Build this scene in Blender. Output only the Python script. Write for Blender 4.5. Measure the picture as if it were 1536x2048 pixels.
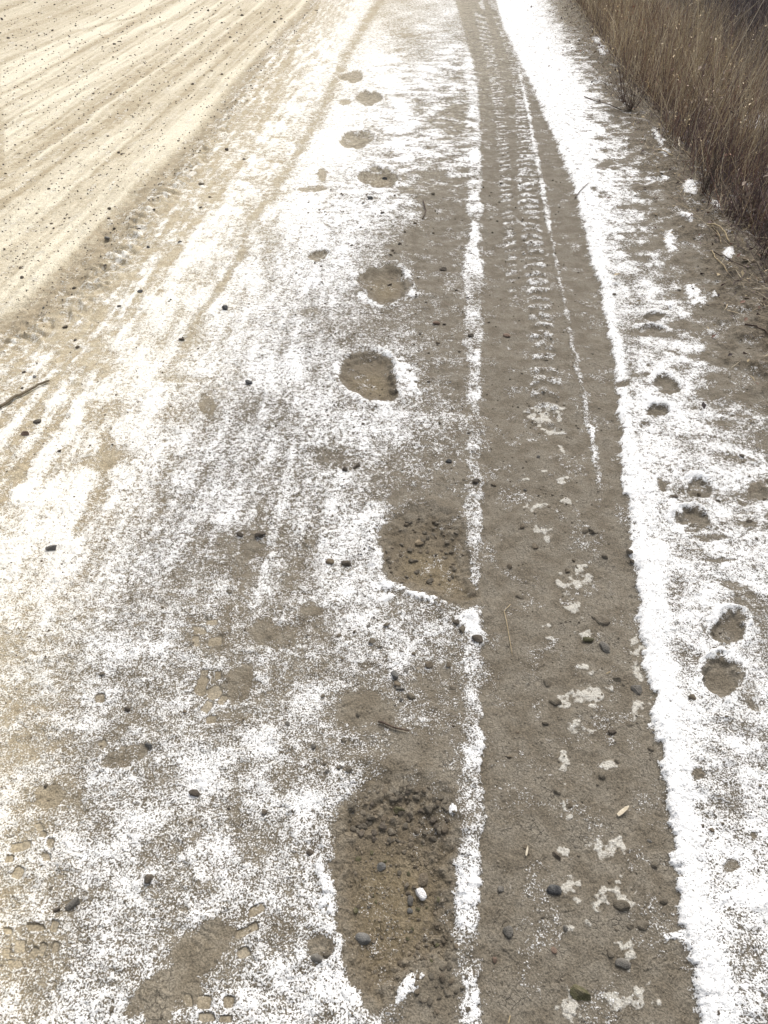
import bpy, bmesh, math, random
import numpy as np
from math import radians, sin, cos, tan, atan2, pi

for o in list(bpy.data.objects):
    bpy.data.objects.remove(o)
S = bpy.context.scene
COL = S.collection
RNG = np.random.default_rng(11)
random.seed(5)

# ------------------------------------------------------------------ camera, sky, sun, exposure
H, PITCH, F = 1.5, radians(41.0), 1537.0          # eye height (m), downward pitch, focal length in photo pixels
SP, CP = sin(PITCH), cos(PITCH)
cam = bpy.data.cameras.new('camera')
cam.sensor_fit = 'VERTICAL'; cam.sensor_height = 36.0; cam.lens = F / 2048.0 * 36.0
cam.clip_start = 0.05; cam.clip_end = 1500
camo = bpy.data.objects.new('camera', cam); COL.objects.link(camo)
camo.location = (0, 0, H); camo.rotation_euler = (pi / 2 - PITCH, 0, 0)
S.camera = camo

SUN_EL, SUN_AZ = radians(52), radians(16)         # high thin cloud, sun ahead and a little to the right
w = bpy.data.worlds.new('World'); S.world = w; w.use_nodes = True
nt = w.node_tree
sky = nt.nodes.new('ShaderNodeTexSky'); sky.sky_type = 'NISHITA'; sky.sun_disc = False
sky.sun_elevation = SUN_EL; sky.sun_rotation = SUN_AZ
sky.air_density = 1.0; sky.dust_density = 4.0; sky.ozone_density = 0.3
bg = nt.nodes['Background']; bg.inputs['Strength'].default_value = 0.12
hsv = nt.nodes.new('ShaderNodeHueSaturation'); hsv.inputs['Saturation'].default_value = 0.35   # thin cloud greys the blue
nt.links.new(sky.outputs[0], hsv.inputs['Color']); nt.links.new(hsv.outputs[0], bg.inputs[0])
sun = bpy.data.lights.new('sun', 'SUN'); sun.energy = 1.3; sun.angle = radians(38); sun.color = (1.0, 0.96, 0.89)
suno = bpy.data.objects.new('sun', sun); COL.objects.link(suno)
suno.rotation_euler = (pi / 2 - SUN_EL, 0, pi - SUN_AZ)
suno.location = (3, 8, 6)
S.view_settings.view_transform = 'Standard'; S.view_settings.look = 'None'
S.view_settings.gamma = 1.0; S.view_settings.use_curve_mapping = False
S.view_settings.exposure = 0.80
S.render.engine = 'CYCLES'

# ------------------------------------------------------------------ survey helpers: photo pixel <-> point on the ground
def at(px, py, z=0.0):
    cx, cy = (px - 768.0) / F, (1024.0 - py) / F
    t = (H - z) / (SP - cy * CP)
    return t * cx, t * (CP + cy * SP)
def to_px(X, Y):
    d = np.maximum(Y * CP + H * SP, 0.3)
    return 768 + F * X / d, 1024 - F * (Y * SP - H * CP) / d
def mpp(py):                                       # metres per photo pixel across the view at that row
    _, Y = at(768, py)
    return (Y * CP + H * SP) / F
ROAD = tan(radians(4.5))                           # the road runs 4.5 degrees to the right of straight ahead

PERM = np.random.default_rng(3).permutation(256).astype(np.int32)
PERM = np.concatenate([PERM, PERM])
GA = np.random.default_rng(4).random(256) * 2 * pi
GX, GY = np.cos(GA).astype(np.float32), np.sin(GA).astype(np.float32)
def perlin(x, y, seed=0):
    x = x + seed * 17.31; y = y + seed * 9.77
    fx, fy = np.floor(x), np.floor(y)
    xi = fx.astype(np.int32) & 255; yi = fy.astype(np.int32) & 255
    u = (x - fx).astype(np.float32); v = (y - fy).astype(np.float32)
    su = u * u * u * (u * (u * 6 - 15) + 10); sv = v * v * v * (v * (v * 6 - 15) + 10)
    a = PERM[xi] + yi; b = PERM[(xi + 1) & 255] + yi
    def g(h, du, dv): return GX[h] * du + GY[h] * dv
    n00 = g(PERM[a & 255], u, v); n10 = g(PERM[b & 255], u - 1, v)
    n01 = g(PERM[(a + 1) & 255], u, v - 1); n11 = g(PERM[(b + 1) & 255], u - 1, v - 1)
    return (n00 + (n10 - n00) * su) * (1 - sv) + (n01 + (n11 - n01) * su) * sv   # about -0.7..0.7
def worley(x, y, seed=0):
    fx, fy = np.floor(x).astype(np.int32), np.floor(y).astype(np.int32)
    d1 = np.full(x.shape, 9.0, np.float32); d2 = d1.copy(); cid = np.zeros(x.shape, np.int32)
    for i in (-1, 0, 1):
        for j in (-1, 0, 1):
            cx, cy = fx + i, fy + j
            h = PERM[(PERM[(cx + seed * 7) & 255] + cy) & 255]
            h2 = PERM[(h + 37) & 255]
            dx = cx + h / 255.0 - x; dy = cy + h2 / 255.0 - y
            d = np.sqrt(dx * dx + dy * dy).astype(np.float32)
            near = d < d1
            d2 = np.where(near, d1, np.minimum(d2, d)); cid = np.where(near, h, cid); d1 = np.where(near, d, d1)
    return d1, d2, cid
def sstep(a, b, x):
    t = np.clip((x - a) / (b - a), 0, 1); return t * t * (3 - 2 * t)
def lerp(a, b, t): return a + (b - a) * t

# ------------------------------------------------------------------ the ground sheet: one grid, finest where it is nearest
STEP = 2.2
rows_px = np.arange(2112, -62, -STEP)
_, Yin = at(768.0, rows_px)
far = Yin[-1] * np.geomspace(1.03, 20, 34)
near = Yin[0] - np.geomspace(0.02, 16, 16)[::-1]
Yr = np.concatenate([near, Yin, far])
q = np.arange(0, 792, STEP); q = np.concatenate([-q[::-1][:-1], q])
side = np.concatenate([792 + np.arange(0, 800, 9.0)[1:], 1600 * np.geomspace(1.05, 45, 24)])
q = np.concatenate([-side[::-1], q, side])
NR, NC = len(Yr), len(q)
dep = np.maximum(Yr * CP + H * SP, 0.9)
X = (dep[:, None] * q[None, :] / F).ravel()
Y = np.repeat(Yr, NC)
dYr = np.abs(np.gradient(Yr)); SPC = np.repeat(dYr, NC)          # local spacing of the rows
U = X - Y * ROAD; V = Y / cos(radians(4.5))                       # across / along the road
# survey pixel of every vertex; beyond the surveyed strip the ground simply goes on along the road
Yc = np.clip(Y, Yin[0], at(768, 2)[1])
PX, PY = to_px(X + (Yc - Y) * ROAD, Yc)
PX = PX.astype(np.float32); PY = PY.astype(np.float32)
PXc = np.clip(PX, -150, 1690)

def fbm(lam, octaves, seed, sx=1.0, sy=1.0, x=None, y=None):
    x = U if x is None else x; y = V if y is None else y
    out = np.zeros(X.shape, np.float32); a, tot = 1.0, 0.0
    for k in range(octaves):
        l = lam / 2 ** k
        wgt = np.clip(l * sy / (1.6 * SPC) - 0.5, 0, 1)
        if wgt.max() > 0:
            out += (a * wgt) * perlin(x / (l * sx), y / (l * sy), seed + 13 * k)
        tot += a; a *= 0.55
    return out

# large relief used to warp every outline so that nothing is ruler straight
W1 = fbm(0.10, 4, 1); W2 = fbm(0.10, 4, 2)
W3 = fbm(0.025, 3, 3); W4 = fbm(0.025, 3, 4)
PPM = (F / np.maximum(Yc * CP + H * SP, 0.3)).astype(np.float32)   # photo pixels per metre across
FORE = np.clip(np.abs((H / np.hypot(Yc, H))), 0.1, 1).astype(np.float32)
WX = PX + (0.012 * W1 + 0.007 * W3) * PPM
WY = PY + (0.012 * W2 + 0.007 * W4) * PPM * FORE

COVER = """
0000000001365758787776420000
"""
ROWS = {  # snow cover in ninths, cells of 64 photo pixels, left to right (24), top to bottom (32)
0:  "000000000136575889997200",  1: "000000002456575789994000", 2: "000000012466885789996100",
3:  "000000013486963688997200",  4: "000000124796886566997620", 5: "000000134868533355889631",
6:  "000001346778721334489422",  7: "000012475775102244469421", 8: "000024686774212244468422",
9:  "000235866653221244468752",  10:"001246776643321144448631", 11:"023486666666521144448752",
12: "034687556656632144449762",  13:"046886555566543144449764", 14:"048865555555321144449875",
15: "079856655564111144449876",  16:"099655543567500144449765", 17:"088655434457512144449777",
18: "076544433466322244449877",  19:"065455425257555544449777", 20:"055555546465553344449767",
21: "055455534563222444449877",  22:"044345545642233444449877", 23:"043434655543212544449987",
24: "054556655543101644449877",  25:"055666645653111544449987", 26:"055555545576001544449988",
27: "055655555567001644449988",  28:"055566644466201344449998", 29:"055566524566300244449898",
30: "055553346674213444449998",  31:"055443667786302444449998"}
cov_grid = np.array([[int(ch) / 9.0 for ch in ROWS[r]] for r in range(32)], np.float32)
cov_grid[10:, 0] = [2/9]*1 + [2/9, 3/9, 4/9, 4/9, 7/9, 9/9, 8/9, 7/9, 6/9, 5/9, 5/9, 4/9, 4/9, 5/9, 5/9, 5/9, 5/9, 5/9, 5/9, 5/9, 5/9]
def grid_sample(g, px, py, cell=64.0):
    gx = np.clip(px / cell - 0.5, 0, g.shape[1] - 1.001); gy = np.clip(py / cell - 0.5, 0, g.shape[0] - 1.001)
    ix = gx.astype(np.int32); iy = gy.astype(np.int32); fx = gx - ix; fy = gy - iy
    fx = fx * fx * (3 - 2 * fx); fy = fy * fy * (3 - 2 * fy)
    return (g[iy, ix] * (1 - fx) + g[iy, ix + 1] * fx) * (1 - fy) + (g[iy + 1, ix] * (1 - fx) + g[iy + 1, ix + 1] * fx) * fy
cov = grid_sample(cov_grid, PXc + 2.5 * (WX - PX), PY + 2.5 * (WY - PY)).astype(np.float32)

def line(points, px=None, py=None):
    p = np.array(points, float)
    return np.interp(PY if py is None else py, p[:, 0], p[:, 1])
TL = line([(0, 911), (75, 933), (150, 955), (200, 960), (350, 965), (512, 970), (860, 968), (1300, 967), (2048, 962)])
TR = line([(0, 993), (55, 1008), (115, 1038), (200, 1078), (280, 1113), (370, 1148), (512, 1183), (612, 1208), (712, 1228),
           (902, 1243), (1024, 1255), (1124, 1268), (1274, 1288), (1449, 1310), (1536, 1323), (1686, 1343), (1836, 1368), (1896, 1376), (1966, 1388), (2048, 1405)])
STW = np.clip(fbm(0.25, 4, 71), -.8, .8); STW2 = fbm(0.15, 3, 72)
def stripe(pts, hw, value, strength=1.0, soft=0.5, y0=-1, y1=3000, fade=40):
    """cover pulled towards value along a line given as (row, column)"""
    global cov
    c = line(pts); h = (line(hw) if isinstance(hw, list) else hw) * (1 + 0.9 * STW)
    value = value + 0.5 * STW2
    k = 1 - sstep(h * (1 - soft), h * (1 + soft), np.abs(WX - c))
    k = k * sstep(y0 - fade, y0 + 1, PY) * (1 - sstep(y1 - 1, y1 + fade, PY)) * strength
    cov = lerp(cov, value, k); return k

grass_u = 1.50 + 0.10 * perlin(V / 0.9, V * 0 + 3.3, 5) + 0.05 * perlin(V / 0.25, V * 0 + 7.7, 6)
right_far = sstep(0.0, 0.2, U - 1.22)

# streaks along the graded road and the white bands beside it
st = fbm(0.26, 4, 21, 1.0, 70.0); st2 = fbm(0.07, 3, 22, 1.0, 90.0)
tanw = 1 - sstep(-40, 300, PX - line([(0, 700), (150, 600), (300, 520), (512, 380), (800, 240), (1000, 120), (1300, 0), (2048, -60)]))
tanw = tanw.astype(np.float32)
tan_cov = sstep(900, 300, PX + 0.9 * PY)
cov += tan_cov * (0.0)
stripe([(0, 735), (60, 690), (170, 628), (320, 520), (512, 385), (640, 265), (760, 190), (880, 110), (1000, 40), (1060, 0), (1200, -60)],
       [(0, 20), (170, 30), (320, 38), (512, 50), (760, 60), (1000, 70)], 0.88, 0.72, 0.6, 0, 1100)
k_t1 = stripe([(0, 640), (60, 600), (170, 560), (330, 480), (512, 345), (620, 262), (730, 182), (880, 78), (980, 5)], [(0, 7), (330, 10), (980, 20)], 0.08, 0.75, 0.8, 0, 1000)
k_t2 = stripe([(0, 760), (100, 700), (230, 640), (350, 570), (450, 502), (520, 478), (620, 408), (690, 368)], [(0, 10), (350, 9), (690, 9)], 0.06, 0.8, 0.8, 0, 690)
k_t3 = stripe([(700, 235), (800, 165), (880, 215), (960, 210), (1060, 165)], 16, 0.15, 0.5, 0.6, 720, 1060)
# cover by the tyre track's edges
stripe([(120, 938), (200, 946), (350, 950), (512, 948), (860, 948), (1300, 948), (1700, 942), (2048, 940)],
       [(0, 9), (350, 12), (512, 17), (860, 13), (1300, 17), (1700, 28), (2048, 20)],
       np.interp(PY, [0, 120, 500, 620, 740, 1000, 1100, 1240, 1320, 1480, 1850, 1900, 2048], [.9, .92, .85, .62, .5, .48, .55, .9, .55, .62, .72, .5, .6]), 0.95, 0.35, 120, 3000)
cut = PY * 0 + 1.0
EX = WX + (0.010 * W1 + 0.006 * W3) * PPM
intrack = sstep(-5, 4, EX - TL) * (1 - sstep(-7, 4, EX - TR))
bandw = np.interp(PY, [0, 200, 400, 500, 650, 900, 1300, 2048], [50, 80, 50, 30, 18, 30, 34, 40])
kb = sstep(-3, 5, EX - TR) * (1 - sstep(bandw * 0.6, bandw * 1.5, PX - TR))
cov = lerp(cov, 1.02, kb * 0.95)
# ripples the wind drew across the right shoulder
rip = perlin(U / 0.22, (V + 0.25 * U) / 0.065, 31) * np.clip(0.065 / (0.9 * SPC) - 0.3, 0, 1) + 0.7 * perlin(U / 0.30, (V + 0.3 * U) / 0.13, 32) * np.clip(0.13 / (0.9 * SPC) - 0.3, 0, 1)
rs = sstep(10, 60, PX - TR - bandw * 0.5)
cov += 0.75 * rip * rs * np.clip(cov * 2, 0, 1)
# horizontal flecks on the middle strip
midz = sstep(700, 800, PX) * (1 - sstep(940, 980, PX)) * (1 - sstep(380, 460, PY))
cov += midz * (1.1 * fbm(0.09, 2, 33, 1.6, 1.0) + 0.5 * fbm(0.35, 2, 34, 1.0, 2.0) - 0.16)

# the tyre track itself
trk = np.clip(0.03 + 0 * cov, 0, 1)
cov = lerp(cov, trk, intrack)
lug_c = line([(0, 985), (120, 1033), (200, 1045), (300, 1052), (400, 1058), (500, 1068), (600, 1080), (700, 1087), (780, 1092), (840, 1083)])
lug_h = np.interp(PY, [0, 120, 300, 500, 700, 840], [10, 14, 19, 22, 25, 36])
ph = (V + 0.06 * np.abs(PX - lug_c) / np.maximum(lug_h, 1) * 0.4) / 0.0885 + 0.35 * W1
lugw = np.clip(np.sin(2 * pi * ph) * 1.3, -1, 1)
lugm = (1 - sstep(lug_h * 0.8, lug_h * 1.15, np.abs(WX - lug_c))) * (1 - sstep(800, 900, PY))
ramp = np.interp(PY, [0, 60, 200, 420, 620, 850], [0.30, .42, .54, .60, .48, .42])
cov = np.maximum(cov, lugm * sstep(-0.1, 0.6, lugw + 2.2 * W3 + 1.4 * fbm(0.25, 3, 35)) * ramp)
lug2_c = line([(0, 955), (160, 992), (240, 1002), (330, 1010), (450, 1018), (560, 1026)])
lugm2 = (1 - sstep(8, 15, np.abs(WX - lug2_c))) * (1 - sstep(520, 640, PY))
cov = np.maximum(cov, lugm2 * sstep(0.0, 0.8, -lugw + 2.2 * W3) * 0.5)
stripe([(140, 1038), (250, 1063), (370, 1085), (500, 1110), (680, 1145), (780, 1165), (900, 1190), (980, 1202)],
       [(140, 3.0), (370, 4.5), (500, 4), (900, 5), (980, 4)], np.interp(PY, [0, 420, 520, 650, 900], [.8, .75, .5, .42, .6]), 0.95, 0.6, 150, 960, 40)

# patches: (column, row, half width, half height, turn in degrees, cover, edge softness)
def blob(px, py, rx, ry, rot=0, soft=0.35, jag=1.0):
    """index of the vertices near and their warped radius"""
    R = max(rx, ry) * 2.2
    idx = np.nonzero((np.abs(PX - px) < R) & (np.abs(PY - py) < R) & (np.abs(Y - Yc) < 1e-6))[0]
    dx = PX[idx] + jag * (WX[idx] - PX[idx]) * 1.0 - px; dy = PY[idx] + jag * (WY[idx] - PY[idx]) * 1.0 - py
    c, s = cos(radians(rot)), sin(radians(rot))
    a = (c * dx + s * dy) / rx; b = (-s * dx + c * dy) / ry
    return idx, np.sqrt(a * a + b * b)
SNOW = [(1312,272,6,14,-25),(1321,287,8,7,0),(1330,310,7,9,-30),(1378,377,13,13,40),(1385,385,9,7,0),(1432,408,11,7,20),(1455,512,10,11,0),(1452,522,8,6,0),(1330,357,8,4,0),
        (1383,585,17,12,40),(1398,603,13,8,0),(1431,592,6,6,0),(1370,437,15,8,25),(1338,480,11,14,0),(1342,500,10,7,0),(1192,82,8,6,30),(1205,102,9,12,-30),(1172,55,9,4,0),
        (1230,437,30,6,0),(1302,332,19,7,8),(1236,462,16,6,0),(1214,415,20,5,0),(1240,510,22,8,0),(1238,540,16,6,0),(1310,412,18,7,25),
        (777,1172,13,26,15),(840,1196,40,9,22),(938,1250,22,28,0),(686,1895,9,34,-6),(815,1975,34,13,-52),(905,1627,12,10,0),(915,1730,9,30,-8),(925,1800,20,30,0),
        (705,790,24,12,28),(760,806,30,7,5),(800,745,16,30,-25),(825,770,12,22,0),(778,712,18,7,30),(675,740,10,22,0),(725,592,14,8,40),(745,606,16,6,35),(708,552,10,8,0),(812,548,9,5,40),(825,590,12,6,-20),
        (660,1790,18,60,0),(705,1990,26,20,40),(650,1750,16,40,0),(1410,1880,60,12,-3),(1420,1980,30,40,0),(1320,612,22,12,0)]
for s_ in SNOW:
    i, r = blob(*s_); cov[i] = np.maximum(cov[i], 0.96 * (1 - sstep(0.5, 1.5, r + 1.2 * W3[i])))
BARE = [(253,1513,48,17,-24,.95),(100,1588,28,22,-20,.8),(445,1120,80,60,-20,.4),(340,1180,50,40,0,.35),(590,1150,60,40,0,.35),(548,1275,50,28,10,.7),(570,1340,40,45,0,.45),(480,1370,22,40,15,.75),(420,1265,55,40,0,.6),(430,1380,50,50,0,.4),
        (700,1420,90,40,0,.55),(660,1330,60,40,0,.3),(300,1990,60,22,-40,.8),(60,1480,50,30,0,.4),(370,1680,40,22,-30,.5),(640,910,30,18,0,.6),(700,920,40,22,0,.5),(415,815,18,16,30,.85),(210,915,60,20,-10,.6),(370,760,60,8,0,.5),
        (630,625,30,12,0,.6),(240,820,60,14,0,.3),(845,1030,70,20,0,.7),(1215,330,18,5,0,.8),(1203,336,14,6,0,.8),(1217,322,9,5,0,.8),(1205,388,10,6,0,.8),(1188,378,8,4,0,.8),(1225,306,30,6,0,.5),
        (1290,850,10,8,0,.8),(1245,768,14,6,0,.9),(1280,752,30,5,0,.8),(1350,655,28,10,-10,.9),(1305,668,50,9,0,.9),(1360,735,26,8,0,.7),(1302,735,12,6,0,.7),(1322,970,9,14,-20,.9),(1328,980,10,8,0,.7),
        (1385,1060,20,7,0,.9),(1420,1075,50,7,5,.8),(1440,1120,30,7,0,.8),(1470,1170,30,9,12,.8),(1412,1255,7,16,-20,.9),(1478,1345,10,18,-20,.8),(1510,980,12,10,0,.5),(1485,1005,9,6,0,.5),(1490,1047,20,6,0,.7),(1395,1550,16,14,0,.9),(1462,1733,16,15,0,.95),
        (1510,1410,16,8,30,.8),(1510,1672,10,8,0,.8),(1440,1300,18,8,0,.6),(1500,1190,16,6,10,.7),(690,1905,30,26,0,.0),(640,1900,28,24,0,.75),(860,2010,50,40,0,.7),(515,1100,26,12,0,.7),(620,1225,22,9,0,.7),(1272,500,40,6,0,.5),
        (645,350,9,12,0,.9),(625,381,30,5,0,.9),(605,330,8,5,0,.5),(690,205,12,5,0,.8),(548,322,18,3,0,.9),(560,275,16,2.5,0,.7)]
for b_ in BARE:
    i, r = blob(*b_[:5]); cov[i] = lerp(cov[i], 0.02, b_[5] * (1 - sstep(0.6, 1.3, r)))

ice = np.zeros_like(cov)
ICE = [(1078,1057,14,7),(1093,1077,8,4),(1150,1160,32,13),(1160,1128,10,7),(1150,1208,26,9),(1175,1230,14,8),(1172,1262,26,9),(1095,1248,14,5),(1100,1277,8,4),(1170,1325,13,10),(1185,1340,11,7),(1180,1387,38,14),(1190,1400,14,10),(1125,1394,14,13),
       (1155,1452,17,10),(1187,1465,12,9),(1065,1012,18,5),(1133,1610,7,32),(1213,1527,17,12),(1130,1517,15,18),(1130,1697,15,10),(1202,1692,23,17),(1232,1685,11,15),(1143,1766,18,20),(1200,1800,18,18),(1240,1790,20,22),(1140,1845,20,8),
       (1245,1890,20,9),(1265,1910,12,24),(1250,1998,36,24),(1140,2012,20,26),(1272,1292,10,22),(1280,1335,12,24),(1275,1410,12,18),(1090,830,30,12),(1075,825,22,14),(1108,812,14,8),(1105,855,22,7),(1125,895,8,10),(1060,957,14,4),(1120,960,9,9),(1132,1000,14,5),(1058,950,14,5),(1085,940,9,4)]
for s_ in ICE:
    i, r = blob(*s_, 0, jag=1.6); kk = 1 - sstep(0.30, 1.35, r + 1.6 * W3[i] + 0.6 * W1[i])
    ice[i] = np.maximum(ice[i], kk)

# ------------------------------------------------------------------ footprints: outlines surveyed in photo pixels
def outline(idx, poly):
    p = np.array(poly, float); c = p.mean(0)
    a = np.arctan2(p[:, 1] - c[1], p[:, 0] - c[0]); r = np.hypot(p[:, 0] - c[0], p[:, 1] - c[1])
    o = np.argsort(a); a = a[o]; r = r[o]
    a = np.concatenate([a - 2 * pi, a, a + 2 * pi]); r = np.tile(r, 3)
    dx = WX[idx] - c[0]; dy = WY[idx] - c[1]
    return np.hypot(dx, dy) / np.interp(np.arctan2(dy, dx), a, r), c
BIG = [  # outline, depth, brown, label
 ([(690,1600),(676,1640),(674,1720),(668,1760),(676,1800),(670,1840),(687,1880),(699,1950),(722,1990),(750,2030),(790,1990),(822,1945),(860,1935),(898,1895),(905,1840),(900,1790),(915,1740),(915,1690),(897,1650),(880,1600),(800,1575),(740,1570)], .034, 1.0,
  'largest deep brown footprint in the mud, nearest, with a white stone in it'),
 ([(768,1048),(830,1030),(900,1037),(920,1060),(926,1110),(936,1160),(962,1212),(940,1222),(895,1208),(860,1190),(832,1183),(800,1168),(772,1158),(766,1110),(758,1080)], .028, .95,
  'wide brown footprint with crumbled soil against the left edge of the tyre track'),
 ([(685,735),(695,714),(740,704),(776,716),(786,750),(791,783),(799,793),(780,807),(750,804),(715,790),(690,775),(676,757)], .030, .8,
  'smooth oval brown footprint ringed by white snow, third from the nearest'),
 ([(725,547),(760,533),(800,536),(815,560),(819,574),(795,594),(770,607),(750,599),(735,580),(717,561)], .026, .7,
  'pointed brown footprint in bare grey mud with snow on its lower left side'),
 ([(716,352),(735,339),(765,338),(790,351),(794,362),(784,375),(765,377),(740,370),(719,365)], .026, .7,
  'oval brown footprint with a small pebble inside, at the edge of the grey mud'),
 ([(677,283),(690,268),(715,265),(742,265),(747,275),(734,286),(705,294),(686,291)], .024, .65,
  'tan footprint pressed in snow, with a notched lower edge, third from the far end'),
 ([(711,200),(716,191),(740,189),(760,191),(766,197),(750,207),(735,212),(721,207)], .024, .6,
  'tan footprint in clean snow, second from the far end of the trail'),
 ([(676,156),(687,152),(700,148),(726,150),(724,159),(712,165),(695,162)], .020, .45,
  'farthest and smallest tan footprint of the trail, joining a tan streak'),
 ([(616,516),(635,506),(658,504),(653,514),(640,521),(623,521)], .012, .2,
  'shallow slanted tan scuff print left of the footprint trail'),
]
PAWS = [(1309,634,18,10,0),(1302,661,26,8,0),(1333,772,23,17,10),(1316,822,19,13,0),(1397,976,26,19,15),(1386,1036,30,16,5),(1462,1260,31,32,-30),(1440,1357,31,38,-10)]
PAW_LABEL = ['small grey paw print in a white snow hump, farthest of the right trail',
             'flat wide grey paw print just below the farthest one of the right trail',
             'grey paw print in snow close beside the track, upper one of the second pair',
             'small round grey paw print in snow, lower one of the second pair',
             'grey paw print under an arched snow rim, upper one of the third pair',
             'wide grey paw print between snow rims, lower one of the third pair',
             'large slanted grey paw print with snow on its right rim, at the right edge',
             'largest grey paw print of the right trail, nearest the camera']
region = np.zeros(X.shape, np.int16)               # 0 shoulder, 1 graded road, 2 tyre track, 10.. prints
zprint = np.zeros_like(cov); brown = np.zeros_like(cov); floor = np.zeros_like(cov); mound = np.zeros_like(cov)
inframe = (np.abs(Y - Yc) < 1e-6)
for k, (poly, D, br, lab) in enumerate(BIG):
    p = np.array(poly); c = p.mean(0); R = np.abs(p - c).max() * 1.9
    idx = np.nonzero((np.abs(PX - c[0]) < R) & (np.abs(PY - c[1]) < R) & inframe)[0]
    r, c = outline(idx, poly)
    prof = 1 - sstep(0.58 if k < 2 else 0.70, 1.04, r + 0.2 * W3[idx])
    zprint[idx] -= (0.42 if k < 2 else 0.6) * D * prof * (1 + 0.25 * W1[idx])
    rim = np.exp(-((r - 1.17) / 0.11) ** 2)
    zprint[idx] += 0.006 * rim * (0.6 + 0.6 * (PY[idx] < c[1]))
    kk = 1 - sstep(0.90, 1.06, r)
    cov[idx] = lerp(cov[idx], -0.3, kk)
    if 2 <= k < 8:
        cov[idx] = np.maximum(cov[idx], (0.55 if k < 5 else 0.8) * rim + (cov[idx]) * 0)
    brown[idx] = np.maximum(brown[idx], br * (1 - sstep(0.62, 1.22, r + 0.3 * W3[idx])))
    floor[idx] = np.maximum(floor[idx], (1 - sstep(0.25, 0.8, np.hypot(r * 0.85, np.clip((c[1] + 8 - PY[idx]) / (0.5 * R), 0, 2)) )) * (1 if k < 5 else .5))
    region[idx[r < 1.0]] = 10 + k
for k, (px, py, rx, ry, rot) in enumerate(PAWS):
    idx, r = blob(px, py, rx, ry, rot, jag=1.5)
    zprint[idx] -= 0.011 * (1 - sstep(0.75, 1.1, r))
    up = 0.6 + 0.4 * np.clip((py - PY[idx]) / ry, -1, 1)
    halo = np.exp(-((r - 1.42) / 0.25) ** 2) * np.clip(up + 1.2 * W1[idx] - .1, 0, 1)
    cov[idx] = np.maximum(cov[idx], 1.1 * halo)
    mound[idx] = np.maximum(mound[idx], halo)
    cov[idx] = lerp(cov[idx], -0.3, 1 - sstep(0.9, 1.15, r))
    region[idx[r < 1.0]] = 30 + k
# thick lug prints of a boot or a small tyre: flat tan facets with pale edges
facet = np.zeros_like(cov)
FACETS = [(515,1822,18,10,-25),(495,1863,26,9,-22),(487,1907,14,10,-30),(458,2008,12,14,10),(410,2008,16,16,0),(378,2003,9,14,0),(452,2040,14,8,0),(415,2036,18,10,0),(430,1385,16,14,-20),(403,1372,12,22,20),(415,1415,10,14,40),(424,1440,12,9,0),(446,1400,8,12,30),(400,1263,14,8,0),(432,1285,16,10,-10),(393,1285,8,12,0),(425,1248,12,6,0),(410,1345,8,6,0),(437,1350,7,8,0),
          (78,1652,8,10,-20),(87,1668,8,8,20),(100,1685,8,11,10),(92,1712,9,8,0),(40,1690,24,10,-15),(18,1715,10,9,0),(35,1742,14,10,-50),(108,1850,9,14,15),(70,1852,18,8,0),(85,1898,8,14,30),(40,1890,12,14,0),(68,1905,9,12,40),(12,1905,8,10,0),(30,1925,16,7,0),(15,1860,9,8,0),(110,1892,7,12,10),(205,1488,10,7,-30),(200,1395,12,9,0)]
for f_ in FACETS:
    i, r = blob(*f_, jag=0.3)
    dx = PX[i] - f_[0]; dy = PY[i] - f_[1]; ca, sa = cos(radians(f_[4])), sin(radians(f_[4]))
    fa = np.abs((ca * dx + sa * dy) / f_[2] + 0.25 * ((f_[0] % 7) / 3.5 - 1) * (-sa * dx + ca * dy) / f_[3]); fb = np.abs((-sa * dx + ca * dy) / f_[3])
    r = (fa ** 4 + fb ** 4) ** .25 * 1.05 + 0.25 * W3[i]
    kk = 1 - sstep(0.85, 1.05, r)
    facet[i] = np.maximum(facet[i], kk); cov[i] = lerp(cov[i], -0.2, kk * 0.9)
    cov[i] += 0.16 * np.exp(-((r - 1.22) / 0.14) ** 2) * (W3[i] > -.1)

# bare wedge lower left
wp = [(285,2060),(300,1990),(345,1930),(395,1850),(440,1825),(468,1860),(455,1900),(400,1950),(340,2030),(325,2060)]
idx = np.nonzero((PX > 180) & (PX < 560) & (PY > 1720) & inframe)[0]
r, c = outline(idx, wp); cov[idx] = lerp(cov[idx], -0.1, 0.95 * (1 - sstep(0.75, 1.12, r)))

# ------------------------------------------------------------------ soil colour weights
rut_c = line([(0, 627), (90, 550), (165, 482), (270, 402), (350, 330), (430, 252), (500, 185), (560, 130), (610, 70), (650, 0), (720, -90)])
rut_h = np.interp(PY, [0, 200, 420, 650], [12, 22, 36, 55])
rut = (1 - sstep(rut_h * 0.5, rut_h * 1.3, np.abs(WX - rut_c))) * (1 - sstep(700, 780, PY))
rut2 = (1 - sstep(rut_h * 0.4, rut_h * 1.2, np.abs(WX - rut_c - rut_h * 1.3))) * (1 - sstep(650, 720, PY))
roadw = 1 - sstep(-0.5, 0.5, (PX - rut_c) / np.maximum(rut_h, 1))
roadw = np.where(PY > 700, 0, roadw)
frost = np.clip(0.58 + 0.8 * st + 0.85 * st2 + 0.25 * W1 + 0.3 * fbm(0.5, 3, 23, 1, 2), 0, 1) * roadw
l_white = [(0, 300), (30, 255), (70, 180), (100, 118), (140, 50), (165, 0), (230, -120)]
frost = np.maximum(frost, (1 - sstep(8, 22, np.abs(WX - line(l_white) ))) * (PY < 240))
far_corner = sstep(330, 150, PX + 2.2 * PY)
frost = frost * (1 - 0.5 * far_corner)
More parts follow.
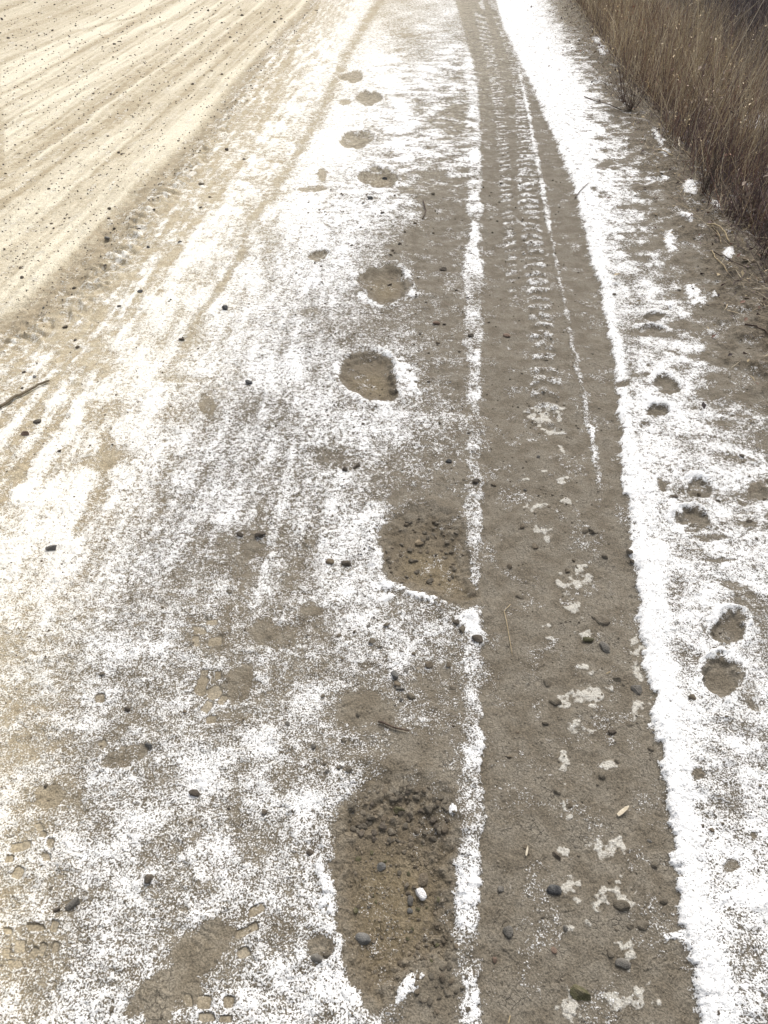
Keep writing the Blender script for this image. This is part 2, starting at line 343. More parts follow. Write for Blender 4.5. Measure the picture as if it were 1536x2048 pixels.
for pts, hw, s_ in [([(0, 350), (40, 250), (60, 160), (110, 40), (130, -10)], 9, .7), ([(0, 430), (60, 290), (120, 190), (170, 100), (220, 0)], 8, .5), ([(0, 560), (120, 390), (220, 250), (300, 120), (350, 20)], 14, .6), ([(0, 500), (70, 370), (150, 230), (230, 70), (260, 0)], 9, .5)]:
    kline = 1 - sstep(hw * 0.4, hw * 1.6, np.abs(WX - line(pts)))
    frost = frost * (1 - s_ * kline * (PY < 380))
frost = np.clip(frost * (1 - 0.75 * rut) * (1 - 0.35 * rut2), 0, 1)
mid_tan = np.clip(1 - np.abs(PX + 0.85 * PY - 900) / 420, 0, 1) * (PY < 800)
frost = np.maximum(frost, 0.22 * mid_tan)
dark = np.clip(0.38 * rut + 0.0 * rut2, 0, 1)
soilw = sstep(1.10, 1.32, U + 0.25 * W1) * 0.9                    # loose brown earth of the verge
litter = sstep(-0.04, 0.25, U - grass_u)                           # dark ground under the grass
lowleft = sstep(1000, 300, PX) * sstep(900, 1300, PY)
tanw = np.maximum(tanw, 0.14 * lowleft)
tanw = np.maximum(tanw, 0.36 * facet)
tanw = np.maximum(tanw, 0.3 * floor)
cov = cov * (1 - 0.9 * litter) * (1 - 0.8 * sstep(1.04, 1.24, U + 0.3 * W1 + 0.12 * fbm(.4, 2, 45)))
for s_ in SNOW[:17]:
    i, r = blob(*s_); cov[i] = np.maximum(cov[i], 0.96 * (1 - sstep(0.5, 1.5, r + 1.2 * W3[i])))
cov = np.where((roadw > 0.5), np.minimum(cov, 0.30 + 0.3 * roadw), cov)

zone = sstep(-0.3, 0.4, (PX - rut_c) / (3 * np.maximum(rut_h, 1))) * (1 - sstep(0, 60, PX - line([(0, 700), (170, 610), (320, 495), (512, 370), (640, 250), (760, 170), (880, 90), (1000, 20)]))) * (PY < 1000)
cov += zone * (0.10 + 0.55 * fbm(0.07, 3, 43, 1.0, 1.0) + 0.5 * fbm(0.05, 2, 44, 1, 6)) * (1 - k_t1)
lowl = lowleft * (1 - sstep(640, 720, PX))
cov = lerp(cov, 0.57, 0.55 * lowl * (cov > 0.15) * (cov < 0.9))
for b_ in BARE:
    if b_[5] >= .7 and b_[0] < 700:
        i, r = blob(*b_[:5]); cov[i] = lerp(cov[i], -0.1, b_[5] * (1 - sstep(0.75, 1.15, r)))
rgt = sstep(0, 40, PX - TR - bandw * 1.1) * (1 - mound)
cov = np.where(rgt > 0, np.minimum(cov, 1.05 - 0.33 * rgt), cov)
for s_ in [(735,150,60,60,0),(770,110,45,70,-20),(720,235,70,30,0),(660,300,60,50,0),(600,420,50,60,0),(800,260,30,40,0)]:
    i, r = blob(*s_); cov[i] += 0.22 * (1 - sstep(0.3, 1.4, r)) * (cov[i] > .2)
farw = np.clip(Y / 10.0, 0, 2)
cov = cov * lerp(0.35, 1.0, sstep(0.0, 0.36, cov)) if False else np.where(cov > 0, cov * (0.35 + 0.65 * sstep(0.0, 0.36, cov)), cov)
lim = np.interp(PY, [0, 220, 300, 400, 500, 600, 700, 900, 1000, 1100], [1.27, 1.25, 1.15, 1.04, .97, .98, 1.05, 1.13, 1.22, 1.4])
vg = sstep(-0.09, 0.10, U - lim + 0.25 * W1 + 0.2 * fbm(.35, 2, 45) + 0.05 * rip)
cov = cov * (1 - 0.86 * vg)
cov = np.maximum(cov, 1.15 * mound * (zprint > -0.004))
for s_ in SNOW[:17]:
    i, r = blob(*s_); cov[i] = np.maximum(cov[i], 0.97 * (1 - sstep(0.6, 1.4, r + 1.2 * W3[i])))
strk = sstep(0, 120, line([(0, 760), (150, 660), (300, 570), (520, 440), (800, 260), (1000, 110)]) - PX) * (1 - roadw) * (PY < 1000)
cov += strk * 0.12 * sstep(1000, 500, PY)
cov += strk * (0.55 * fbm(0.045, 3, 46, 1.0, 24.0) + 0.30 * rip) * (cov > 0)
# granular break-up that the mesh can carry; the finest grains are in the material
near_w = np.clip(0.02 / (1.2 * SPC) - 0.2, 0, 1)
gran = 0.20 * fbm(0.032, 3, 41) + lerp(0.40 * fbm(0.10, 2, 42), 0.42 * fbm(0.055, 3, 47, 1.0, 5.0) + 0.16 * fbm(0.10, 2, 42), np.clip(sstep(760, 600, PX) * sstep(1500, 1000, PY), 0, 1))
cov_s = cov.copy()
cov = cov + gran * (1 - np.clip((cov - 0.80) / 0.2, 0, 1) * 0.75) * (cov > -0.05)

# ------------------------------------------------------------------ heights
crumb1 = fbm(0.045, 4, 51)
d1, d2, cid = worley(X / 0.017 + 0.6 * W3, Y / 0.017 + 0.6 * W4, 3)
peb = np.clip(1 - d1 / 0.62, 0, 1) * (cid > 170) * np.clip(0.017 / (1.5 * SPC) - 0.3, 0, 1)
crack = np.clip(1 - (d2 - d1) / 0.10, 0, 1) * np.clip(0.017 / (1.5 * SPC) - 0.3, 0, 1) * (perlin(X / 0.07, Y / 0.07, 8) > 0.02)
d1b, d2b, cidb = worley(X / 0.040 + 0.8 * W1, Y / 0.040 + 0.8 * W2, 9)
lump = np.clip(1 - d1b / 0.55, 0, 1) ** 0.7 * (cidb > 165) * np.clip(0.04 / (1.5 * SPC) - 0.3, 0, 1)
rough = np.clip(0.45 + 0.5 * soilw + 0.1 * brown + 0.3 * (1 - roadw) * (1 - intrack), 0, 1.3)
Z = 0.0045 * crumb1 * rough + 0.0028 * peb * rough * (1 - facet) + 0.0045 * lump * rough * (1 - facet) - 0.0022 * crack * (1 - facet)
Z += 0.012 * fbm(0.35, 2, 52) + 0.02 * fbm(1.6, 2, 53)
Z += zprint
intrackz = sstep(-16, 16, WX - TL) * (1 - sstep(-16, 20, WX - TR))
Z -= 0.013 * intrackz * (0.8 + 0.2 * sstep(0, 1, (PX - TL) / np.maximum(TR - TL, 1)))
Z += 0.0032 * lugm * (lugw + 1.5 * W3) * intrack + 0.004 * lugm2 * lugw
for pts in ([(140, 1038), (250, 1063), (370, 1085), (500, 1110), (680, 1145), (780, 1165), (900, 1190), (980, 1202)],):
    Z += 0.003 * (1 - sstep(3, 9, np.abs(WX - line(pts)))) * (PY < 980)
ph2 = (V + 0.6 * (PX - rut_c) / PPM) / 0.075 + 0.3 * W1
Z += -0.014 * rut * (1 - 0.5 * rut2) + 0.010 * rut2 * np.sin(2 * pi * ph2 + 3 * W1) * np.clip(.6 + 2.2 * fbm(.2, 2, 58), 0, 1) * np.clip(0.075 / (1.2 * SPC) - 0.3, 0, 1) + 0.016 * np.maximum(rut, rut2) * fbm(0.07, 3, 55)
Z += 0.007 * st * roadw + 0.003 * st2 * roadw
Z += soilw * (0.020 * fbm(0.12, 3, 56) + 0.01)
Z -= 0.32 * np.clip(U - grass_u, 0, 1.9) + 0.0 * U
Z += litter * 0.05 * fbm(0.25, 3, 57)
Z -= 0.03 * np.clip(-U - 6, 0, 40) * 0
Z += 0.0 * np.exp(-((EX - TR - 12) / 12) ** 2) * (0.5 + W1 * 2) * inframe + 0.0 * np.exp(-((EX - TL + 9) / 10) ** 2) * (0.5 + W1 * 2) * inframe
th = np.clip(cov, 0, 1.1)
Z += 0.0020 * sstep(0.35, 0.75, th) + 0.0035 * sstep(0.85, 1.05, th) + 0.004 * mound
Z += 0.0016 * ice
Z = Z.astype(np.float32)

# a pond of snow melt is not in view; two remnant snow patches lie behind the grass
for (px, py, rx, ry) in [(1535, 150, 40, 18), (1600, 120, 60, 20), (1420, 262, 7, 7), (1497, 175, 10, 5)]:
    i, r = blob(px, py, rx, ry); cov[i] = np.maximum(cov[i], 1.0 * (1 - sstep(.6, 1.2, r)))

region[(region == 0) & (roadw > 0.5)] = 1
region[(region == 0) & (intrack > 0.5)] = 2

# ------------------------------------------------------------------ materials
def newmat(name):
    m = bpy.data.materials.new(name); m.use_nodes = True
    n = m.node_tree; b = n.nodes['Principled BSDF']; b.inputs['Specular IOR Level'].default_value = 0.25
    return m, n, b
class NB:
    def __init__(s, n): s.n = n
    def __call__(s, kind, **kw):
        x = s.n.nodes.new('ShaderNode' + kind)
        for k, v in kw.items():
            if k[0] == 'i' and k[1:].isdigit(): 
                if hasattr(v, 'is_output'): s.n.links.new(v, x.inputs[int(k[1:])])
                else: x.inputs[int(k[1:])].default_value = v
            else: setattr(x, k, v)
        return x
    def math(s, op, a, b=0.0, clamp=False):
        x = s('Math', operation=op, i0=a, i1=b); x.use_clamp = clamp; return x.outputs[0]
    def mix(s, f, a, b):
        x = s.n.nodes.new('ShaderNodeMix'); x.data_type = 'RGBA'
        for sock, v in ((x.inputs[0], f), (x.inputs[6], a), (x.inputs[7], b)):
            if hasattr(v, 'is_output'): s.n.links.new(v, sock)
            else: sock.default_value = v if not isinstance(v, tuple) else (*v, 1)
        return x.outputs[2]
    def noise(s, lam, detail=3, rough=.6, vec=None, out=0):
        x = s('TexNoise'); x.inputs['Scale'].default_value = 1 / lam; x.inputs['Detail'].default_value = detail; x.inputs['Roughness'].default_value = rough
        if vec is not None: s.n.links.new(vec, x.inputs['Vector'])
        return x.outputs[out]
    def attr(s, name, out='Fac'):
        x = s.n.nodes.new('ShaderNodeAttribute'); x.attribute_name = name; return x.outputs[out]
    def ramp(s, f, a, b, lo=0.0, hi=1.0):
        x = s('MapRange', i0=f, i1=a, i2=b, i3=lo, i4=hi); x.interpolation_type = 'SMOOTHSTEP'; return x.outputs[0]

def ground_material():
    m, n, b = newmat('mud_and_snow'); N = NB(n)
    pos = N('NewGeometry').outputs['Position']
    cov_, tan_, brown_, frost_, ice_, soil_, lit_, facet_, dark_, floor_ = [N.attr(a) for a in ('cover', 'tan', 'brown', 'frost', 'ice', 'soil', 'litter', 'facet', 'dark', 'floor')]
    g1 = N.noise(0.0038, 3, .65, pos); g2 = N.noise(0.014, 3, .6, pos); g3 = N.noise(0.06, 3, .55, pos); g4 = N.noise(0.0022, 2, .6, pos)
    mud = N.mix(N.ramp(g3, .35, .65), (.128, .108, .080), (.180, .158, .124))
    tan_c = N.mix(N.ramp(g3, .35, .65), (.34, .28, .185), (.43, .365, .255))
    brn = N.mix(N.ramp(g3, .35, .65), (.112, .090, .061), (.155, .127, .089))
    flr = N.mix(N.ramp(g2, .35, .65), (.135, .106, .064), (.178, .144, .094))
    brn = N.mix(floor_, brn, flr)
    earth = N.mix(N.ramp(g2, .35, .65), (.060, .047, .031), (.158, .130, .092))
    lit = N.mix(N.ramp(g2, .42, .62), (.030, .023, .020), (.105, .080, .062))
    c = N.mix(tan_, mud, tan_c)
    c = N.mix(brown_, c, brn)
    c = N.mix(soil_, c, earth)
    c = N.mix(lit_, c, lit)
    c = N.mix(dark_, c, (.20, .16, .105))
    # pale silt and frost bloom on the graded road
    ff = N.math('ADD', frost_, N.math('MULTIPLY', N.math('SUBTRACT', g2, .5), .9))
    ff = N.math('ADD', ff, N.math('MULTIPLY', N.math('SUBTRACT', N.noise(.035, 4, .7, pos), .5), 1.1), True)
    c = N.mix(N.math('MULTIPLY', ff, N.ramp(frost_, 0.0, .12)), c, (.66, .605, .475))
    # grain: single sand grains, pale specks, and pit shade painted into the colour
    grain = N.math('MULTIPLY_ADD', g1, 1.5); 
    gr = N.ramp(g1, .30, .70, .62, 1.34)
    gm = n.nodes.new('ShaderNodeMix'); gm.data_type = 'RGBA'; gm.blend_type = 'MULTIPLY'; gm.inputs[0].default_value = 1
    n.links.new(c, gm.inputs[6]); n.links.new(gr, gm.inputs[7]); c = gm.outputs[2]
    vor = N('TexVoronoi'); vor.feature = 'DISTANCE_TO_EDGE'; vor.inputs['Scale'].default_value = 70
    warp = N('VectorMath', operation='ADD', i0=pos); sc = N('VectorMath', operation='SCALE'); n.links.new(N.noise(.02, 2, .5, pos, 1), sc.inputs[0]); sc.inputs['Scale'].default_value = .014
    n.links.new(sc.outputs[0], warp.inputs[1]); n.links.new(warp.outputs[0], vor.inputs['Vector'])
    ck = N.math('MULTIPLY', N.ramp(vor.outputs['Distance'], 0.0, .07, 1.0, 0.0), N.ramp(g3, .53, .68))
    ck = N.math('MULTIPLY', ck, N.math('SUBTRACT', 1.0, facet_))
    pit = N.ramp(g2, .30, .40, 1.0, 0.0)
    # ice film in the track
    im = N.math('MULTIPLY', N.ramp(N.math('ADD', ice_, N.math('MULTIPLY', N.math('SUBTRACT', g2, .5), 2.6)), .30, .95), N.ramp(ice_, 0.05, .25))
    c = N.mix(N.math('MULTIPLY', N.math('MULTIPLY', im, N.ramp(g1, .3, .65, .35, 1.0)), .85), c, (.56, .535, .475))
    # snow: cover broken by the grain
    sn = N.math('ADD', cov_, N.math('MULTIPLY', N.math('SUBTRACT', g1, .5), 2.7))
    sn = N.math('ADD', sn, N.math('MULTIPLY', N.math('SUBTRACT', g2, .5), 1.1))
    sn = N.math('ADD', sn, N.math('MULTIPLY', N.math('SUBTRACT', g4, .5), 1.2))
    fy_ = N.attr('far'); far_ = N.ramp(fy_, .24, .5); mid_ = N.ramp(fy_, .08, .2); g5 = N.noise(.030, 3, .65, pos)
    sn = N.math('ADD', sn, N.math('MULTIPLY', N.math('MULTIPLY', N.math('SUBTRACT', g5, .5), 3.2), far_))
    sn = N.math('ADD', sn, N.math('MULTIPLY', N.math('MULTIPLY', N.math('SUBTRACT', N.noise(.011, 3, .65, pos), .5), 2.4), mid_))
    sm = N.math('MULTIPLY', N.ramp(sn, .44, .66), N.ramp(cov_, .02, .16))
    thick = N.ramp(cov_, .45, .90, .82, 1.0)
    sm = N.math('MULTIPLY', sm, N.math('MULTIPLY', thick, N.ramp(N.noise(.008, 2, .6, pos), .25, .6, .72, 1.0)))
    snow_c = N.mix(tan_, (.80, .795, .785), (.80, .77, .70))
    c = N.mix(sm, c, snow_c)
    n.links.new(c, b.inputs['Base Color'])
    rg = N.math('MULTIPLY_ADD', im, -.45); n.nodes[-1].inputs[2].default_value = .92
    n.links.new(rg, b.inputs['Roughness'])
    hgt = N.math('ADD', N.math('MULTIPLY', g1, .0026), N.math('MULTIPLY', g2, .0045))
    hgt = N.math('SUBTRACT', hgt, N.math('MULTIPLY', N.math('MULTIPLY', ck, N.math('SUBTRACT', 1.0, sm, True)), .0026))
    hgt = N.math('MULTIPLY', hgt, N.math('SUBTRACT', 1.0, N.math('MULTIPLY', facet_, .75)))
    hgt = N.math('ADD', hgt, N.math('MULTIPLY', sm, .0008))
    bp = N('Bump'); bp.inputs['Strength'].default_value = 1.0; bp.inputs['Distance'].default_value = 1.0
    n.links.new(hgt, bp.inputs['Height']); n.links.new(bp.outputs[0], b.inputs['Normal'])
    return m
GMAT = ground_material()

# ------------------------------------------------------------------ split the sheet into its objects (shared border vertices, shared normals)
P = np.stack([X, Y, Z], 1).astype(np.float32)
G = P.reshape(NR, NC, 3)
du = np.zeros_like(G); dv = np.zeros_like(G)
du[:, 1:-1] = G[:, 2:] - G[:, :-2]; du[:, 0] = G[:, 1] - G[:, 0]; du[:, -1] = G[:, -1] - G[:, -2]
dv[1:-1] = G[2:] - G[:-2]; dv[0] = G[1] - G[0]; dv[-1] = G[-1] - G[-2]
NRM = np.cross(du, dv).reshape(-1, 3); NRM /= np.maximum(np.linalg.norm(NRM, axis=1, keepdims=True), 1e-12)
ii = (np.arange(NR - 1)[:, None] * NC + np.arange(NC - 1)[None, :]).ravel()
QUADS = np.stack([ii, ii + 1, ii + NC + 1, ii + NC], 1).astype(np.int32)
snow_face_v = (cov_s + 0.35 * fbm(0.10, 2, 61)) > 0.58
face_reg = region[QUADS[:, 0]].copy()
snow_f = (snow_face_v[QUADS].sum(1) >= 3) & (face_reg < 10)
face_reg[snow_f] = 5
ATTR = dict(far=farw, cover=cov, tan=tanw, brown=brown, frost=frost, ice=ice, soil=soilw, litter=litter, facet=facet, dark=dark, floor=floor)
def sheet(name, faces, origin=(0, 0, 0)):
    qd = QUADS[faces]; used, inv = np.unique(qd, return_inverse=True); inv = inv.reshape(qd.shape).astype(np.int32)
    me = bpy.data.meshes.new(name)
    me.vertices.add(len(used)); me.vertices.foreach_set('co', (P[used] - np.array(origin, np.float32)).ravel())
    me.loops.add(inv.size); me.loops.foreach_set('vertex_index', inv.ravel())
    me.polygons.add(len(inv)); me.polygons.foreach_set('loop_start', np.arange(0, inv.size, 4, dtype=np.int32))
    me.polygons.foreach_set('use_smooth', np.ones(len(inv), bool))
    me.update(calc_edges=True)
    for k, a in ATTR.items():
        at_ = me.attributes.new(k, 'FLOAT', 'POINT'); at_.data.foreach_set('value', a[used].astype(np.float32))
    me.normals_split_custom_set_from_vertices(NRM[used])
    me.materials.append(GMAT)
    o = bpy.data.objects.new(name, me); o.location = origin; COL.objects.link(o); return o
for rid, nm, kind in ((0, 'ground', 'structure'), (1, 'dirt_road', 'structure'), (2, 'tyre_track', 'structure'), (5, 'snow', 'stuff')):
    o = sheet(nm, np.nonzero(face_reg == rid)[0]); o['kind'] = kind
def zat(x, y):
    r = np.clip(np.searchsorted(Yr, y), 1, NR - 1); d = max(y * CP + H * SP, 0.9)
    c = np.clip(np.searchsorted(q, x * F / d), 1, NC - 1)
    return float(Z[r * NC + c])
def prints(base, specs, name, group):
    for k, (cx, cy, lab) in enumerate(specs):
        f = np.nonzero(face_reg == base + k)[0]
        if not len(f): continue
        x, y = at(cx, cy); o = sheet(name, f, (x, y, zat(x, y)))
        o['label'] = lab; o['category'] = 'footprint' if base == 10 else 'paw print'; o['group'] = group
prints(10, [(*np.array(p).mean(0), l) for p, _, _, l in BIG], 'footprint', 'trail of large footprints left of the tyre track')
prints(30, [(p[0], p[1], l) for p, l in zip(PAWS, PAW_LABEL)], 'paw_print', 'paw prints in the snow right of the tyre track')

# ------------------------------------------------------------------ stones, clods
def rock_mesh(name, seed, sub, flat, angular):
    r = np.random.default_rng(seed); bm = bmesh.new(); bmesh.ops.create_icosphere(bm, subdivisions=sub, radius=1.0)
    pl = r.normal(size=(9, 3)); pl /= np.linalg.norm(pl, axis=1)[:, None]; dd = r.uniform(.5, .85, 9) if angular else r.uniform(.72, .95, 9)
    ax = np.array([r.uniform(.85, 1.2), r.uniform(.65, .95), flat * r.uniform(.8, 1.1)])
    ofs = r.uniform(0, 50, 3)
    for v in bm.verts:
        p = np.array(v.co)
        for k in range(9):
            t = p @ pl[k] - dd[k]
            if t > 0: p = p - pl[k] * t
        s = 1 + 0.09 * sin(3.1 * p[0] + ofs[0]) * sin(2.7 * p[1] + ofs[1]) + 0.06 * sin(5.3 * p[2] + ofs[2] + 2 * p[0])
        if not angular or True: s += 0.03 * sin(9 * p[0] + ofs[1]) * sin(8 * p[1] + 7 * p[2] + ofs[0])
        v.co = p * s * ax
    for f in bm.faces: f.smooth = not angular
    me = bpy.data.meshes.new(name); bm.to_mesh(me); bm.free(); return me
def stone_material(name, c1, c2, rough=.8, bump=.0012):
    m, n, b = newmat(name); N = NB(n)
    tc = N('TexCoord').outputs['Object']; oi = N('ObjectInfo').outputs['Random']
    v = N('VectorMath', operation='ADD', i0=tc); n.links.new(oi, v.inputs[1]); v = v.outputs[0]
    a = N.noise(.9, 4, .6, v); f = N.noise(.14, 3, .6, v)
    c = N.mix(N.ramp(a, .35, .65), c1, c2)
    s = N.math('MULTIPLY', N.ramp(f, .3, .7, .75, 1.22), N.ramp(oi, 0, 1, .82, 1.18))
    gm = n.nodes.new('ShaderNodeMix'); gm.data_type = 'RGBA'; gm.blend_type = 'MULTIPLY'; gm.inputs[0].default_value = 1
    n.links.new(c, gm.inputs[6]); n.links.new(s, gm.inputs[7]); n.links.new(gm.outputs[2], b.inputs['Base Color'])
    b.inputs['Roughness'].default_value = rough
    bp = N('Bump'); bp.inputs['Strength'].default_value = .5; bp.inputs['Distance'].default_value = .08
    n.links.new(f, bp.inputs['Height']); n.links.new(bp.outputs[0], b.inputs['Normal'])
    return m
STONE = {
 'white': stone_material('white_quartz', (.95, .93, .91), (.86, .83, .80), .5),
 'grey': stone_material('grey_stone', (.135, .124, .108), (.195, .180, .155)),
 'blue': stone_material('blue_grey_stone', (.130, .126, .117), (.190, .182, .166), .6),
 'black': stone_material('dark_slate', (.042, .042, .043), (.11, .108, .102), .5),
 'brown': stone_material('brown_stone', (.125, .100, .070), (.180, .148, .108)),
 'dark': stone_material('dark_brown_stone', (.080, .066, .051), (.138, .114, .088)),
 'tan': stone_material('tan_stone', (.20, .155, .10), (.28, .225, .155)),
 'pink': stone_material('pinkish_stone', (.17, .115, .085), (.22, .16, .12)),
 'olive': stone_material('olive_stone', (.085, .080, .040), (.125, .11, .066)),
 'mud': stone_material('muddy_stone', (.125, .105, .078), (.182, .158, .122), .95),
}
hero_mesh = [rock_mesh('stone_shape', 100 + k, 3, .62, k % 3 != 0) for k in range(10)]
low_mesh = [rock_mesh('pebble_shape', 200 + k, 2, .66, True) for k in range(8)]
MESHC = {}
def with_mat(me, key):
    k = (me.name, key)
    if k not in MESHC:
        m2 = me.copy(); m2.materials.clear(); m2.materials.append(STONE[key]); MESHC[k] = m2
    return MESHC[k]
def put_stone(name, px, py, dpx, key, hero=True, rot=None, bury=.35, squash=1.0):
    x, y = at(px, py); s = dpx * 0.5 * mpp(py)
    me = random.choice(hero_mesh if hero else low_mesh)
    o = bpy.data.objects.new(name, with_mat(me, key)); COL.objects.link(o)
    o.scale = (s, s, s * squash); o.location = (x, y, zat(x, y) + s * .6 * (1 - 2 * bury) * .9)
    o.rotation_euler = (random.uniform(-.3, .3), random.uniform(-.3, .3), random.uniform(0, 6.3) if rot is None else radians(rot))
    return o
HERO = [
 (843,1786,30,'white','bright white quartz stone lying in the nearest brown footprint',60,.2),
 (848,1756,30,'brown','smooth oval brown stone touching the white stone in the nearest footprint',-50,.25),
 (727,1875,30,'blue','blue grey stone in the lower left of the nearest brown footprint',20,.25),
 (762,1731,22,'blue','roundish grey stone in the upper left floor of the nearest footprint',80,.35),
 (821,1797,18,'grey','small grey stone just left of the white stone in the footprint',80,.3),
 (820,1818,15,'blue','small dull grey stone below the white stone in the footprint',10,.4),
 (800,1624,24,'olive','round olive stone among crumbled soil at the top of the nearest footprint',0,.35),
 (822,1632,18,'mud','small mud coated stone right of the round olive stone',60,.35),
 (1108,1778,34,'black','dark blue black stone pressed into the mud of the tyre track',10,.4),
 (1017,1862,30,'grey','grey brown angular stone in the left half of the tyre track',70,.35),
 (1245,1812,32,'mud','muddy stone beside the pale ice patch low in the tyre track',20,.45),
 (1263,1850,16,'mud','small round stone left of a larger muddy stone at the right of the track',0,.35),
 (1288,1848,28,'mud','flat muddy stone at the right of the track beside a small round one',20,.4),
 (1165,1984,44,'olive','large mossy olive brown stone in the track at the bottom of the view',10,.4),
 (1248,1924,28,'grey','grey brown stone next to the curved ice streak in the track',0,.35),
 (1115,1710,22,'dark','brownish dark stone in the track above the dark blue stone',40,.4),
 (1109,1898,15,'pink','small pinkish stone in the middle of the lower tyre track',80,.3),
 (990,1917,14,'pink','small pinkish brown stone near the left edge of the lower track',90,.3),
 (884,1958,17,'brown','small brown stone right of the snow ridge under the nearest footprint',30,.3),
 (146,1805,30,'grey','plain grey stone on speckled snow in the lower left',-30,.25),
 (113,1817,17,'dark','small dark stone next to the plain grey stone in the lower left',0,.3),
 (298,1760,24,'dark','round brown stone alone on speckled snow in the lower left',90,.2),
 (390,1586,22,'dark','dark brown stone on snow to the right of the bare slanted patch',0,.35),
 (530,1629,14,'dark','small dark stone in the snow right of the bare slanted patch',0,.35),
 (300,1494,19,'blue','bluish grey stone at the upper end of the bare slanted patch',40,.25),
 (255,1419,14,'dark','small dark brown stone in granular snow above the bare slanted patch',50,.3),
 (105,1098,23,'grey','oval grey stone on clean white snow at the left',5,.25),
 (521,1074,22,'dark','dark red brown round stone, right one of two on the snow',0,.25),
 (481,1073,17,'dark','dark stone, left one of two on the snow',40,.3),
 (499,768,16,'black','flat dark stone on speckled snow right of the white band',0,.25),
 (451,620,16,'black','flat black stone on the speckled snow beside a tan streak',0,.25),
 (280,583,13,'black','black stone on patchy tan ground left of the white band',0,.25),
 (363,677,12,'dark','small dark stone on the white band beside the tan streak',0,.25),
 (75,842,18,'dark','dark stone on the patchy snow near the left edge',0,.3),
 (51,866,18,'pink','pinkish stone near the left edge, next to a dark one',0,.3),
 (118,901,10,'dark','tiny dark stone on the left white band',0,.3),
 (660,1125,20,'tan','tan angular stone on snow left of the second footprint',15,.25),
 (693,1128,20,'dark','dark angular stone on snow beside the tan angular stone',30,.3),
 (838,1082,18,'tan','small oval tan stone on the floor of the second footprint',-30,.3),
 (690,941,15,'dark','dark stone on grey mud patch above the second footprint',20,.25),
 (714,934,17,'dark','long dark stone on the mud patch, right of a rounder one',-40,.3),
 (897,926,14,'black','black pebble on bare mud left of the track',0,.2),
 (873,645,14,'pink','pinkish pebble on bare grey mud between two footprints',0,.25),
 (887,537,15,'dark','dark pebble on grey mud right of the pointed footprint',0,.25),
 (741,402,12,'black','black pebble on grey mud below the oval footprint',0,.25),
 (770,353,11,'black','small black pebble inside the oval footprint',0,.2),
 (780,562,9,'dark','tiny dark pebble inside the pointed footprint',0,.2),
 (1014,669,16,'pink','orange brown pebble in the upper part of the tyre track',0,.3),
 (942,674,13,'dark','dark pebble on the thin snow strip left of the track',0,.25),
 (952,966,16,'dark','brown pebble on the snow strip left of the track',0,.25),
 (790,1357,24,'blue','tall grey stone standing in bare mud below the second footprint',80,.3),
 (801,1382,17,'grey','grey stone at the foot of the tall grey stone',20,.3),
 (823,1397,20,'mud','flat grey stone in mud right of the tall grey stone',60,.4),
 (857,1334,20,'brown','brown stone at the edge of snow below the second footprint',-40,.3),
 (955,1284,24,'dark','dark stone at the left edge of the track beside a snow clump',10,.3),
 (912,1253,14,'dark','small dark stone right of the snow clump below the second footprint',0,.3),
 (1275,1374,24,'grey','smooth grey stone at the right edge of the tyre track',30,.2),
 (1235,1354,19,'mud','muddy stone left of the smooth grey stone at the track edge',0,.4),
 (1111,1401,26,'mud','long half buried stone beside an ice film in the track',40,.4),
 (1097,1363,20,'mud','reddish muddy stone in the middle of the track',40,.4),
 (1206,1234,36,'mud','large flat oval stone sunk in the track mud',40,.55),
 (1212,1291,26,'grey','long dark edged stone in the track below the flat oval stone',50,.42),
 (1178,1277,22,'olive','olive stone against the ice film in the middle of the track',5,.35),
 (1093,1443,17,'mud','small brown stone in the lower middle of the track',0,.35),
 (1226,1460,17,'dark','dark muddy stone in the right half of the track',0,.35),
 (1183,1061,20,'mud','long muddy stone in the track beside its twin',90,.4),
 (1171,1061,17,'mud','rounder muddy stone in the track, left of the long one',90,.4),
 (1041,1190,22,'mud','half sunk round stone in the left of the track',30,.5),
 (1384,1396,17,'brown','brown stone on the snow right of the track below the largest paw print',0,.25),
 (1349,996,12,'dark','small dark stone on the snow left of the third pair of paw prints',0,.3),
 (1436,1000,12,'dark','small dark stone on the snow right of the third pair of paw prints',0,.3),
 (1488,529,14,'tan','pale tan stone on the brown verge below the grass',0,.3),
 (1504,533,13,'tan','second pale stone on the verge, right beside another',0,.3),
 (1228,588,10,'dark','small dark pebble on the snow right of the upper track',0,.3),
 (1385,588-8,6,'dark','speck of dark stone in the snow clump on the verge',0,.3),
 (1245,100,9,'tan','pale stone in the loose soil at the foot of the grass',0,.3),
 (634,1920,22,'grey','grey stone on the muddy spot left of the nearest footprint',0,.3),
 (655,1913,15,'mud','small stone right of the grey one left of the nearest footprint',0,.3),
 (620,1710,17,'dark','dark reddish stone on snow left of the nearest footprint',60,.3),
]
for px, py, d, key, lab, rot, bury in HERO:
    o = put_stone('pebble' if d < 20 else 'stone', px, py, d, key, True, -rot, bury)
    o['label'] = lab; o['category'] = 'pebble' if d < 20 else 'stone'
